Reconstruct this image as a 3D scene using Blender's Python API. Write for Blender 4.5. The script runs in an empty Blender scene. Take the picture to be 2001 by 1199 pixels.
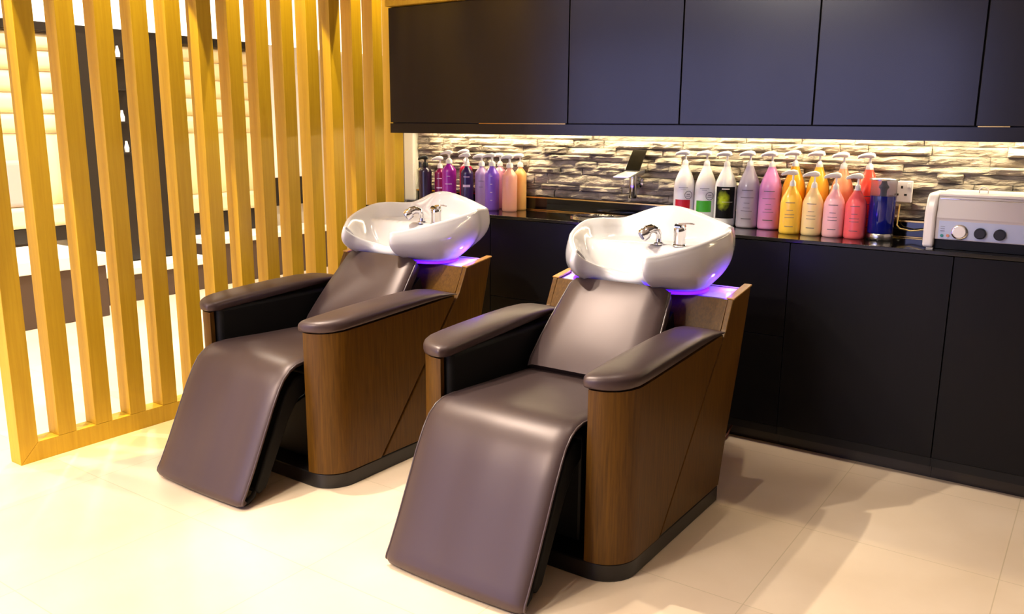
import bpy, bmesh, math, random
from mathutils import Vector, Matrix, noise
random.seed(7)
PI = math.pi
scn = bpy.context.scene
col = scn.collection

# ------------------------------------------------------------------ materials
def lin(c):
    return tuple((v/255/12.92 if v/255 <= 0.04045 else ((v/255+0.055)/1.055)**2.4) for v in c) + (1.0,)

def mat(name, rgb, rough=0.5, metal=0.0, spec=0.5, emit=None, estr=0.0, coat=0.0, trans=0.0, sss=0.0):
    m = bpy.data.materials.new(name); m.use_nodes = True
    b = m.node_tree.nodes['Principled BSDF']
    b.inputs['Base Color'].default_value = lin(rgb)
    b.inputs['Roughness'].default_value = rough
    b.inputs['Metallic'].default_value = metal
    b.inputs['Specular IOR Level'].default_value = spec
    b.inputs['Coat Weight'].default_value = coat
    b.inputs['Coat Roughness'].default_value = 0.08
    b.inputs['Transmission Weight'].default_value = trans
    if emit:
        b.inputs['Emission Color'].default_value = lin(emit)
        b.inputs['Emission Strength'].default_value = estr
    return m

def nodes_of(m):
    return m.node_tree.nodes, m.node_tree.links, m.node_tree.nodes['Principled BSDF']

def add_bump(m, scale, strength, dist=0.002, detail=3, stretch=(1, 1, 1)):
    N, L, b = nodes_of(m)
    tc = N.new('ShaderNodeTexCoord'); mp = N.new('ShaderNodeMapping'); mp.inputs['Scale'].default_value = stretch
    nz = N.new('ShaderNodeTexNoise'); nz.inputs['Scale'].default_value = scale; nz.inputs['Detail'].default_value = detail
    bp = N.new('ShaderNodeBump'); bp.inputs['Strength'].default_value = strength; bp.inputs['Distance'].default_value = dist
    L.new(tc.outputs['Object'], mp.inputs['Vector']); L.new(mp.outputs['Vector'], nz.inputs['Vector'])
    L.new(nz.outputs['Fac'], bp.inputs['Height']); L.new(bp.outputs['Normal'], b.inputs['Normal'])
    return m

def wood(name, c0, c1, rough, stretch, scale=14, bump=0.12, coat=0.0):
    m = mat(name, c0, rough, coat=coat)
    N, L, b = nodes_of(m)
    tc = N.new('ShaderNodeTexCoord'); mp = N.new('ShaderNodeMapping'); mp.inputs['Scale'].default_value = stretch
    nz = N.new('ShaderNodeTexNoise'); nz.inputs['Scale'].default_value = scale; nz.inputs['Detail'].default_value = 6
    nz.inputs['Roughness'].default_value = 0.6; nz.inputs['Distortion'].default_value = 0.6
    cr = N.new('ShaderNodeValToRGB')
    cr.color_ramp.elements[0].position = 0.32; cr.color_ramp.elements[0].color = lin(c0)
    cr.color_ramp.elements[1].position = 0.68; cr.color_ramp.elements[1].color = lin(c1)
    bp = N.new('ShaderNodeBump'); bp.inputs['Strength'].default_value = bump; bp.inputs['Distance'].default_value = 0.001
    L.new(tc.outputs['Object'], mp.inputs['Vector']); L.new(mp.outputs['Vector'], nz.inputs['Vector'])
    L.new(nz.outputs['Fac'], cr.inputs['Fac']); L.new(cr.outputs['Color'], b.inputs['Base Color'])
    L.new(nz.outputs['Fac'], bp.inputs['Height']); L.new(bp.outputs['Normal'], b.inputs['Normal'])
    return m

M = {}
M['oak'] = wood('golden_oak', (180, 142, 24), (194, 157, 38), 0.5, (9, 9, 0.35), 8, 0.06)
M['walnut'] = wood('walnut_veneer', (72, 45, 8), (96, 63, 13), 0.42, (22, 22, 0.9), 7, 0.1)
M['walnut_edge'] = wood('walnut_edge', (150, 104, 36), (172, 124, 50), 0.4, (22, 22, 0.9), 7, 0.08)
M['walnut'].node_tree.nodes['Principled BSDF'].inputs['Specular IOR Level'].default_value = 0.22
M['leather'] = add_bump(mat('dark_brown_leather', (58, 45, 45), 0.40, spec=0.62), 9, 0.16, 0.006, 2, (1, 0.5, 0.5))
M['leather'].node_tree.nodes['Principled BSDF'].inputs['Specular Tint'].default_value = lin((255, 232, 230))
M['piping'] = mat('leather_piping', (74, 60, 60), 0.3)
M['black_vinyl'] = mat('black_vinyl', (9, 8, 8), 0.6, spec=0.2)
M['black_plastic'] = mat('black_plastic', (9, 8, 9), 0.5, spec=0.3)
M['plinth_black'] = mat('plinth_black', (20, 16, 16), 0.35)
M['ceramic'] = mat('white_ceramic', (210, 205, 206), 0.12, coat=0.4)
M['chrome'] = mat('chrome', (225, 225, 228), 0.07, metal=1.0)
M['steel'] = mat('brushed_steel', (190, 190, 190), 0.22, metal=1.0)
M['dark_glass'] = mat('dark_glass', (30, 26, 18), 0.08, coat=0.5)
M['tray'] = mat('lilac_tray', (226, 214, 236), 0.25)
M['led_violet'] = mat('violet_led', (120, 60, 255), 0.4, emit=(70, 8, 255), estr=5.0)
M['led_blue'] = mat('blue_led', (120, 160, 255), 0.4, emit=(120, 150, 255), estr=14.0)
M['led_warm'] = mat('warm_led', (255, 240, 200), 0.4, emit=(255, 234, 190), estr=85.0)
M['cabinet'] = wood('charcoal_laminate', (24, 22, 26), (29, 27, 31), 0.2, (30, 30, 1.2), 8, 0.02)
M['cabinet_low'] = wood('black_laminate', (10, 9, 11), (13, 12, 14), 0.38, (30, 30, 1.2), 8, 0.02)
M['cabinet_low'].node_tree.nodes['Principled BSDF'].inputs['Specular IOR Level'].default_value = 0.18
M['granite'] = mat('black_granite', (12, 11, 12), 0.07, coat=0.3)
M['kick'] = mat('brown_kick', (34, 26, 22), 0.3)
M['glint'] = mat('glint_gold', (226, 190, 116), 0.25, metal=1.0)  # gold metal for strips that imitate reflections and leaking light
M['shadow_gap'] = mat('gap_black', (6, 6, 7), 0.6)
M['white_paint'] = mat('white_paint', (236, 232, 226), 0.5)
M['ceiling'] = mat('ceiling_paint', (205, 200, 192), 0.8)
M['wall_paint'] = mat('wall_paint', (222, 210, 188), 0.7)
M['grey_wall'] = mat('grey_wall', (120, 116, 112), 0.7)
M['cushion'] = mat('cream_upholstery', (238, 216, 168), 0.6)
M['pink_cushion'] = mat('blush_cushion', (186, 164, 156), 0.75)
M['dark_panel'] = mat('dark_panel', (30, 24, 20), 0.3)
M['brown_base'] = mat('brown_base', (72, 54, 42), 0.45)
M['lit_panel'] = mat('lit_panel', (255, 250, 236), 0.5, emit=(255, 247, 226), estr=1.6)
M['lamp_white'] = mat('lamp_white', (255, 255, 255), 0.4, emit=(255, 236, 205), estr=9.0)
M['sterile_white'] = mat('appliance_white', (234, 226, 222), 0.32)
M['sterile_grey'] = mat('appliance_grey', (200, 192, 192), 0.35)
M['panel_blue'] = mat('control_panel_blue', (186, 196, 226), 0.35)
M['knob'] = mat('knob_black', (10, 12, 12), 0.3)
M['green_dot'] = mat('green_dot', (40, 130, 120), 0.4)
M['orange_dot'] = mat('orange_dot', (206, 130, 100), 0.4)
M['ink'] = mat('label_ink', (104, 98, 108), 0.6)
M['ink_light'] = mat('label_ink_light', (226, 200, 226), 0.5)
M['red_band'] = mat('red_label', (206, 22, 44), 0.4)
M['green_band'] = mat('green_label', (66, 176, 38), 0.4)
M['pump_white'] = mat('pump_white', (240, 236, 228), 0.35)
M['cord'] = mat('cord_cream', (214, 190, 120), 0.5)
M['cord_brown'] = mat('cord_brown', (90, 44, 30), 0.5)
M['blue_liquid'] = mat('blue_liquid', (8, 18, 110), 0.08, coat=0.5)
M['socket'] = mat('socket_plastic', (226, 222, 228), 0.3)

def clear(name, rgb, rough=0.05):
    m = bpy.data.materials.new(name); m.use_nodes = True
    N, L, b = nodes_of(m)
    b.inputs['Base Color'].default_value = lin(rgb); b.inputs['Roughness'].default_value = rough
    b.inputs['Transmission Weight'].default_value = 0.9; b.inputs['IOR'].default_value = 1.2
    return m
M['clear'] = clear('clear_plastic', (238, 238, 244))

def bottle_mat(name, rgb, rough=0.28, trans=0.0):
    m = mat(name, rgb, rough, coat=0.25)
    b = m.node_tree.nodes['Principled BSDF']
    if trans:
        b.inputs['Subsurface Weight'].default_value = trans
        b.inputs['Subsurface Radius'].default_value = (0.05, 0.04, 0.03)
        b.inputs['Subsurface Scale'].default_value = 1.0
    return m

# floor: large porcelain tiles
def floor_mat():
    m = mat('porcelain_tiles', (226, 203, 172), 0.32, spec=0.5)
    N, L, b = nodes_of(m)
    tc = N.new('ShaderNodeTexCoord'); mp = N.new('ShaderNodeMapping')
    mp.inputs['Location'].default_value = (0.685, -2.66, 0)
    bk = N.new('ShaderNodeTexBrick'); bk.offset = 0.0; bk.squash = 1.0
    bk.inputs['Color1'].default_value = lin((230, 207, 182)); bk.inputs['Color2'].default_value = lin((226, 202, 177))
    bk.inputs['Mortar'].default_value = lin((206, 184, 153)); bk.inputs['Scale'].default_value = 1.0
    bk.inputs['Mortar Size'].default_value = 0.0016; bk.inputs['Mortar Smooth'].default_value = 0.2
    bk.inputs['Brick Width'].default_value = 0.56; bk.inputs['Row Height'].default_value = 0.56
    nz = N.new('ShaderNodeTexNoise'); nz.inputs['Scale'].default_value = 3.0; nz.inputs['Detail'].default_value = 8
    mx = N.new('ShaderNodeMixRGB'); mx.blend_type = 'MULTIPLY'; mx.inputs['Fac'].default_value = 1.0
    cr = N.new('ShaderNodeValToRGB')
    cr.color_ramp.elements[0].position = 0.3; cr.color_ramp.elements[0].color = (0.9, 0.88, 0.84, 1)
    cr.color_ramp.elements[1].position = 0.7; cr.color_ramp.elements[1].color = (1, 1, 1, 1)
    L.new(tc.outputs['Object'], mp.inputs['Vector']); L.new(mp.outputs['Vector'], bk.inputs['Vector'])
    L.new(tc.outputs['Object'], nz.inputs['Vector']); L.new(nz.outputs['Fac'], cr.inputs['Fac'])
    L.new(bk.outputs['Color'], mx.inputs['Color1']); L.new(cr.outputs['Color'], mx.inputs['Color2'])
    L.new(mx.outputs['Color'], b.inputs['Base Color'])
    bp = N.new('ShaderNodeBump'); bp.inputs['Strength'].default_value = 0.2; bp.inputs['Distance'].default_value = 0.001
    L.new(bk.outputs['Fac'], bp.inputs['Height']); bp.invert = True
    L.new(bp.outputs['Normal'], b.inputs['Normal'])
    return m
M['floor'] = floor_mat()

def stone_mat():
    m = mat('ledge_stone', (150, 140, 126), 0.8)
    N, L, b = nodes_of(m)
    tc = N.new('ShaderNodeTexCoord'); mp = N.new('ShaderNodeMapping'); mp.inputs['Scale'].default_value = (1, 1, 3)
    nz = N.new('ShaderNodeTexNoise'); nz.inputs['Scale'].default_value = 9; nz.inputs['Detail'].default_value = 8
    cr = N.new('ShaderNodeValToRGB')
    cr.color_ramp.elements[0].position = 0.3; cr.color_ramp.elements[0].color = lin((104, 96, 86))
    cr.color_ramp.elements[1].position = 0.72; cr.color_ramp.elements[1].color = lin((200, 186, 166))
    nz2 = N.new('ShaderNodeTexNoise'); nz2.inputs['Scale'].default_value = 45; nz2.inputs['Detail'].default_value = 6
    bp = N.new('ShaderNodeBump'); bp.inputs['Strength'].default_value = 0.9; bp.inputs['Distance'].default_value = 0.012
    L.new(tc.outputs['Object'], mp.inputs['Vector']); L.new(mp.outputs['Vector'], nz.inputs['Vector'])
    L.new(mp.outputs['Vector'], nz2.inputs['Vector'])
    L.new(nz.outputs['Fac'], cr.inputs['Fac']); L.new(cr.outputs['Color'], b.inputs['Base Color'])
    L.new(nz2.outputs['Fac'], bp.inputs['Height']); L.new(bp.outputs['Normal'], b.inputs['Normal'])
    return m
M['stone'] = stone_mat()

# black label with a green smoke print
def smoke_mat():
    m = mat('black_smoke_label', (8, 8, 8), 0.5, spec=0.2)
    N, L, b = nodes_of(m)
    tc = N.new('ShaderNodeTexCoord'); mp = N.new('ShaderNodeMapping')
    gr = N.new('ShaderNodeTexGradient'); gr.gradient_type = 'SPHERICAL'
    mp.inputs['Location'].default_value = (-0.16, 0.0, -1.75); mp.inputs['Scale'].default_value = (26, 0.001, 16)
    nz = N.new('ShaderNodeTexNoise'); nz.inputs['Scale'].default_value = 40; nz.inputs['Detail'].default_value = 5
    mu = N.new('ShaderNodeMath'); mu.operation = 'MULTIPLY'
    cr = N.new('ShaderNodeValToRGB')
    cr.color_ramp.elements[0].position = 0.12; cr.color_ramp.elements[0].color = lin((8, 8, 8))
    cr.color_ramp.elements[1].position = 0.42; cr.color_ramp.elements[1].color = lin((186, 206, 30))
    L.new(tc.outputs['Object'], mp.inputs['Vector']); L.new(mp.outputs['Vector'], gr.inputs['Vector'])
    L.new(tc.outputs['Object'], nz.inputs['Vector'])
    L.new(gr.outputs['Fac'], mu.inputs[0]); L.new(nz.outputs['Fac'], mu.inputs[1])
    L.new(mu.outputs[0], cr.inputs['Fac']); L.new(cr.outputs['Color'], b.inputs['Base Color'])
    return m
M['smoke'] = smoke_mat()

# ------------------------------------------------------------------ mesh helpers
class MB:
    def __init__(s): s.v = []; s.f = []
    def add(s, vs, fs):
        o = len(s.v); s.v += [tuple(p) for p in vs]; s.f += [tuple(i+o for i in f) for f in fs]; return s
    def box(s, x0, x1, y0, y1, z0, z1):
        return s.add([(x0,y0,z0),(x1,y0,z0),(x1,y1,z0),(x0,y1,z0),(x0,y0,z1),(x1,y0,z1),(x1,y1,z1),(x0,y1,z1)],
              [(0,3,2,1),(4,5,6,7),(0,1,5,4),(1,2,6,5),(2,3,7,6),(3,0,4,7)])
    def rings(s, R, close_u=True, cap0=False, cap1=False):
        n = len(R[0]); vs = [p for r in R for p in r]; fs = []
        for i in range(len(R)-1):
            for j in range(n if close_u else n-1):
                k = (j+1) % n
                fs.append((i*n+j, i*n+k, (i+1)*n+k, (i+1)*n+j))
        if cap0: fs.append(tuple(range(n))[::-1])
        if cap1: fs.append(tuple(range((len(R)-1)*n, len(R)*n)))
        return s.add(vs, fs)
    def lathe(s, prof, c=(0,0,0), seg=28, axis='z'):
        R = []
        for r, h in prof:
            ring = []
            for k in range(seg):
                a = 2*PI*k/seg; x, y = r*math.cos(a), r*math.sin(a)
                ring.append((c[0]+x, c[1]+y, c[2]+h) if axis == 'z' else ((c[0]+x, c[1]-h, c[2]+y) if axis == 'y' else (c[0]+h, c[1]+x, c[2]+y)))
            R.append(ring)
        return s.rings(R, True, True, True)
    def tube(s, pts, r, seg=10, cap=True):
        pts = [Vector(p) for p in pts]; R = []
        rr = r if isinstance(r, (list, tuple)) else [r]*len(pts)
        up = None
        for i, p in enumerate(pts):
            t = (pts[min(i+1, len(pts)-1)]-pts[max(i-1, 0)]).normalized()
            if up is None: up = Vector((0,0,1)) if abs(t.z) < 0.9 else Vector((1,0,0))
            a = t.cross(up).normalized(); up = a.cross(t).normalized()
            R.append([tuple(p+rr[i]*(math.cos(2*PI*k/seg)*a+math.sin(2*PI*k/seg)*up)) for k in range(seg)])
        return s.rings(R, True, cap, cap)
    def prism(s, poly, lo, hi, plane='xy'):
        f = {'xy': lambda a,b,h: (a,b,h), 'yz': lambda a,b,h: (h,a,b), 'xz': lambda a,b,h: (a,h,b)}[plane]
        return s.rings([[f(a,b,lo) for a,b in poly],[f(a,b,hi) for a,b in poly]], True, True, True)
    def build(s, name, m, parent=None, smooth=None, bevel=0.0, seg=2, subsurf=0):
        me = bpy.data.meshes.new(name); me.from_pydata(s.v, [], s.f); me.validate()
        bm = bmesh.new(); bm.from_mesh(me); bmesh.ops.remove_doubles(bm, verts=bm.verts, dist=1e-6)
        bmesh.ops.recalc_face_normals(bm, faces=bm.faces); bm.to_mesh(me); bm.free()
        o = bpy.data.objects.new(name, me); col.objects.link(o)
        me.materials.append(M[m] if isinstance(m, str) else m)
        if parent: o.parent = parent
        if bevel:
            b = o.modifiers.new('bevel', 'BEVEL'); b.width = bevel; b.segments = seg; b.limit_method = 'ANGLE'; b.angle_limit = math.radians(40)
        if subsurf:
            ss = o.modifiers.new('subd', 'SUBSURF'); ss.levels = subsurf; ss.render_levels = subsurf
        if smooth is not None:
            me.polygons.foreach_set('use_smooth', [True]*len(me.polygons))
            try: me.set_sharp_from_angle(angle=math.radians(smooth))
            except Exception: pass
        return o

def empty(name, loc=(0,0,0), rz=0.0):
    o = bpy.data.objects.new(name, None); col.objects.link(o); o.empty_display_size = 0.05
    o.location = loc; o.rotation_euler = (0,0,rz); return o
def tag(o, label=None, cat=None, group=None, kind=None):
    if label: o['label'] = label
    if cat: o['category'] = cat
    if group: o['group'] = group
    if kind: o['kind'] = kind
    return o
def copy_tree(o, parent=None):
    c = o.copy(); col.objects.link(c); c.parent = parent
    for ch in list(o.children): copy_tree(ch, c)
    return c
def struct(o): o['kind'] = 'structure'; return o
def lerp(a, b, t): return a+(b-a)*t
def arc(cx, cy, r, a0, a1, n): return [(cx+r*math.cos(math.radians(lerp(a0,a1,i/n))), cy+r*math.sin(math.radians(lerp(a0,a1,i/n)))) for i in range(n+1)]
def interp(tab, t):
    for (a, va), (b, vb) in zip(tab, tab[1:]):
        if t <= b: return lerp(va, vb, max(0, (t-a)/(b-a)))
    return tab[-1][1]

# ------------------------------------------------------------------ camera (world: X along the counter, Y into the wall, Z up)
f_px, pit, rol, yaw, HC = 1665.43, -0.2107, 0.0072, -0.6086, 1.28
cy, sy, cp, sp, cr_, sr_ = math.cos(yaw), math.sin(yaw), math.cos(pit), math.sin(pit), math.cos(rol), math.sin(rol)
R_ = Vector((cy,-sy,0)); F_ = Vector((sy*cp,cy*cp,sp)); U_ = Vector((-sy*sp,-cy*sp,cp))
A_ = R_*cr_+U_*sr_; B_ = U_*cr_-R_*sr_
cam = bpy.data.cameras.new('camera'); camo = bpy.data.objects.new('camera', cam); col.objects.link(camo)
m4 = Matrix((A_, B_, -F_)).transposed().to_4x4(); m4.translation = Vector((0,0,HC)); camo.matrix_world = m4
cam.sensor_fit = 'HORIZONTAL'; cam.sensor_width = 36.0; cam.lens = 36.0*f_px/2001.0; cam.clip_start = 0.05
scn.camera = camo

# ------------------------------------------------------------------ the setting
YW = 3.66            # back wall
YF0 = -3.5
XS = -3.261          # face of the slat screen
struct(MB().box(-7.2, 3.0, YF0, 7.4, -0.05, 0.0).build('floor', 'floor'))
struct(MB().box(-7.2, 3.0, YF0, 7.4, 2.8, 2.86).build('ceiling', 'ceiling'))
struct(MB().box(-3.33, 3.0, YW, YW+0.12, 0.0, 2.8).build('wall_back', 'grey_wall'))
struct(MB().box(-6.32, -6.2, YF0, 7.4, 0.0, 2.8).build('wall_left', 'wall_paint'))
struct(MB().box(2.9, 3.0, YF0, YW, 0.0, 2.8).build('wall_right', 'grey_wall'))
struct(MB().box(-6.2, -3.33, 7.2, 7.3, 0.0, 2.8).build('wall_far', 'wall_paint'))
struct(MB().box(-3.45, -3.33, YW, 7.2, 0.0, 2.8).build('wall_passage', 'wall_paint'))
# shop front behind the photographer: piers, header and mullions around an opening that lets the daylight in
YF = -3.5
sf = MB(); sf.box(-1.25, 2.9, YF, YF+0.1, 0, 2.8); sf.box(-6.2, -1.25, YF, YF+0.1, 2.35, 2.8)
struct(sf.build('wall_front', 'grey_wall'))
wf = MB()
for x in (-6.15, -5.2, -4.2, -3.2, -2.2, -1.3): wf.box(x-0.05, x+0.05, YF+0.01, YF+0.09, 0.08, 2.35)
wf.box(-6.2, -1.25, YF+0.01, YF+0.09, 0.0, 0.08)
struct(wf.build('window_1', 'black_plastic'))

# stacked ledge stone cladding between counter and cabinets
def ledge_wall():
    mb = MB(); z = 0.926; rng = random.Random(3)
    while z < 1.262:
        h = rng.choice((0.030, 0.036, 0.042, 0.05)); x = -3.2-rng.random()*0.1
        while x < 0.75:
            w = rng.uniform(0.07, 0.30); d = rng.uniform(0.004, 0.036); tilt = rng.uniform(-0.012, 0.012); tz = rng.uniform(-0.010, 0.012)
            nx = max(3, int(w/0.022)); nz = 4
            x0, x1 = max(x, -3.18)+0.001, min(x+w, 0.7)-0.001
            if x1-x0 > 0.02:
                front = []
                for j in range(nz+1):
                    row = []
                    for i in range(nx+1):
                        u, v = i/nx, j/nz
                        px, pz = lerp(x0, x1, u), z+0.001+(h-0.002)*v
                        e = min(u*nx, (1-u)*nx, v*nz, (1-v)*nz); e = min(1.0, e*1.2)
                        n = noise.noise((px*26, pz*60, 1.3))*0.011+noise.noise((px*60, pz*90, 5.1))*0.006
                        row.append((px, YW-0.006-max(0.002, d+tilt*(u-0.5)*2-tz*(v-0.5)*2+n)*(0.55+0.45*e), pz))
                    front.append(row)
                vs = [p for r in front for p in r]; fs = []
                nn = nx+1
                for j in range(nz):
                    for i in range(nx): fs.append((j*nn+i, j*nn+i+1, (j+1)*nn+i+1, (j+1)*nn+i))
                border = [(0,i) for i in range(nn)]+[(j,nx) for j in range(1,nz+1)]+[(nz,i) for i in range(nx-1,-1,-1)]+[(j,0) for j in range(nz-1,0,-1)]
                base = len(vs); m_ = len(border)
                for (j,i) in border: p = front[j][i]; vs.append((p[0], YW-0.001, p[2]))
                for k in range(m_):
                    a, b = border[k], border[(k+1)%m_]
                    fs.append((a[0]*nn+a[1], base+k, base+(k+1)%m_, b[0]*nn+b[1]))
                mb.add(vs, fs)
            x += w
        z += h
    return mb
struct(ledge_wall().build('wall_stone', 'stone'))
struct(MB().box(-3.262, -3.183, YW-0.05, YW-0.0005, 0.857, 2.2).build('trim_1', 'white_paint', bevel=0.012, seg=3))
bk = MB(); bk.box(-3.06, 1.2, 3.27, YW-0.001, 1.846, 2.12)
struct(bk.build('trim_2', 'oak', bevel=0.003))

# ------------------------------------------------------------------ slatted screen
def screen():
    r = empty('slat_screen', (XS, 1.428, 0))
    tag(r, 'golden oak vertical slat screen standing left of the washing chairs', 'screen')
    pit_, w, d, rz, zt = 0.1508, 0.0715, 0.076, 0.0758, 2.74
    for i in range(15):
        y = i*pit_
        m = MB()
        if i == 0:
            m.prism([(0.0, 0.0), (w, rz), (w, zt), (0, zt)], -d, 0, 'yz')
        else:
            m.box(-d, 0, y, y+w, rz+0.0005, zt)
        m.build('slat', 'oak', r, bevel=0.0015)
    m = MB(); L_ = 14*pit_+w
    m.prism([(0.0008, 0.0), (L_, 0.0), (L_, rz), (w+0.0008, rz)], -d, 0, 'yz')
    m.build('bottom_rail', 'oak', r, bevel=0.0015)
    MB().box(-d, 0, 0, L_, zt+0.0005, 2.7995).build('top_rail', 'oak', r, bevel=0.0015)
    return r
screen()

# ------------------------------------------------------------------ base cabinets and worktop
DY = 3.30
def base_unit(x0, x1, split, label):
    r = empty('base_cabinet', ((x0+x1)/2, DY, 0)); tag(r, label, 'cabinet', 'black base cabinets under the worktop')
    ox, oy = (x0+x1)/2, DY
    def b(mb, n, m, p=r, **k):
        mb.v = [(x-ox, y-oy, z) for x,y,z in mb.v]; return mb.build(n, m, p, **k)
    b(MB().box(x0+0.0005, x1-0.0005, DY+0.021, YW-0.001, 0.0605, 0.8415), 'carcass', 'shadow_gap')
    b(MB().box(x0+0.0005, x1-0.0005, DY+0.002, DY+0.02, 0.0605, 0.094), 'bottom_rail', 'black_plastic')
    b(MB().box(x0+0.0005, x1-0.0005, 3.353, YW-0.001, 0.0, 0.06), 'kick_board', 'kick')
    g = 0.0018
    if split:
        b(MB().box(x0+g, x1-g, DY, DY+0.02, 0.0955, split-0.0012), 'drawer', 'cabinet_low', bevel=0.0008)
        b(MB().box(x0+g, x1-g, DY, DY+0.02, split+0.0012, 0.8395), 'drawer', 'cabinet_low', bevel=0.0008)
    else:
        b(MB().box(x0+g, x1-g, DY, DY+0.02, 0.0955, 0.8395), 'door', 'cabinet_low', bevel=0.0008)
    return r
for a in ((-3.255, -2.43, 0, 'black base cabinet hidden behind the farther washing chair'),
          (-2.43, -1.70, 0.463, 'black two-drawer base cabinet seen between the two washing chairs'),
          (-1.70, -0.99, 0.466, 'black two-drawer base cabinet behind the nearer washing chair'),
          (-0.99, -0.42, 0, 'black plain-fronted base cabinet just right of the nearer washing chair'),
          (-0.42, 0.62, 0, 'black plain-fronted base cabinet under the white steriliser')):
    base_unit(*a)
w = MB(); w.box(-3.255, 0.62, DY-0.003, YW-0.001, 0.842, 0.856)
wt = w.build('worktop', 'granite', bevel=0.0015); tag(wt, 'glossy black worktop running along the wall above the base cabinets', 'worktop')
u = MB(); u.box(-3.181, 0.62, 3.634, YW-0.0015, 0.8565, 0.924)
up = empty('upstand', (-1.3, 3.64, 0.8565)); tag(up, 'glossy black upstand with thin gold strips imitating reflected light under the stone cladding', 'upstand')
def sub(mb, o): mb.v = [(x-o.location.x, y-o.location.y, z-o.location.z) for x,y,z in mb.v]; return mb
sub(u, up).build('panel', 'granite', up)
sub(MB().box(-3.181, 0.62, 3.622, 3.6335, 0.917, 0.9245), up).build('glint_strip', 'glint', up, bevel=0.001)  # gold strip stands in for the LED reflection along the top ledge
sub(MB().box(-3.181, 0.62, 3.628, 3.6335, 0.8565, 0.861), up).build('glint_strip', 'glint', up, bevel=0.001)  # gold strip stands in for the LED reflection in the glossy joint
# inset sink between the chairs
sk = empty('inset_sink', (-1.93, 3.50, 0.8565)); tag(sk, 'small steel-rimmed sink set in the worktop below the wall tap', 'sink')
mb = MB(); mb.rings([[(a*0.17*math.cos(t), a*0.095*math.sin(t), h) for t in [2*PI*k/40 for k in range(40)]] for a, h in ((1.0,0.0),(1.0,0.006),(0.95,0.008),(0.9,0.004),(0.86,0.0008))])
mb.build('rim', 'chrome', sk, smooth=50)
mb = MB(); mb.rings([[(a*0.17*math.cos(t), a*0.095*math.sin(t), h) for t in [2*PI*k/40 for k in range(40)]] for a, h in ((0.86,0.0008),(0.5,0.0006),(0.1,0.0005))], True, False, True)
mb.build('bowl', 'granite', sk, smooth=50)
MB().lathe([(0.0,0.001),(0.024,0.001),(0.026,0.004),(0.016,0.005),(0.0,0.005)]).build('drain', 'chrome', sk, smooth=40)

# ------------------------------------------------------------------ wall cabinets
ZB, ZT = 1.284, 1.844
def wall_unit(x0, x1, label, strip=None):
    r = empty('wall_cabinet', ((x0+x1)/2, DY, ZB)); tag(r, label, 'cabinet', 'charcoal wall cabinets')
    sub(MB().box(x0+0.0005, x1-0.0005, DY+0.021, YW-0.04, ZB-0.03, ZT), r).build('carcass', 'shadow_gap', r)
    sub(MB().box(x0+0.0028, x1-0.0028, DY, DY+0.02, ZB+0.003, ZT-0.001), r).build('door', 'cabinet', r, bevel=0.001)
    if strip:
        sub(MB().box(strip[0], strip[1], DY+0.001, DY+0.012, ZB-0.0012, ZB+0.0022), r).build('glint_strip', 'glint', r)  # gold strip imitates LED light leaking through the gap under the door
for a in ((-3.067, -2.007, 'wide charcoal wall cabinet at the left end beside the slat screen', (-2.50, -2.02)),
          (-2.007, -1.477, 'charcoal wall cabinet above the wall tap, second from the slat screen', None),
          (-1.477, -0.944, 'charcoal wall cabinet above the white shampoo bottles, third from the slat screen', None),
          (-0.944, -0.403, 'charcoal wall cabinet above the red bottles and the socket', None),
          (-0.403, 0.40, 'charcoal wall cabinet at the right end above the white steriliser', (-0.395, -0.30))):
    wall_unit(*a)
pm = MB(); pm.prism([(DY+.0005,1.2345),(DY+.02,1.2345),(DY+.02,1.2475),(YW-.041,1.2475),(YW-.041,1.2535),(DY+.0205,1.2535),(DY+.0205,ZB-.002),(DY+.0005,ZB-.002)], -3.067, 0.40, 'yz')
tag(pm.build('light_pelmet', 'cabinet'), 'long charcoal pelmet board along the bottom of the wall cabinets', 'pelmet')
ls = MB(); ls.box(-3.06, 0.38, 3.565, 3.58, 1.2405, 1.247)
tag(ls.build('strip_light', 'led_warm'), 'warm strip light under the wall cabinets washing down the stone', 'light')

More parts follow.
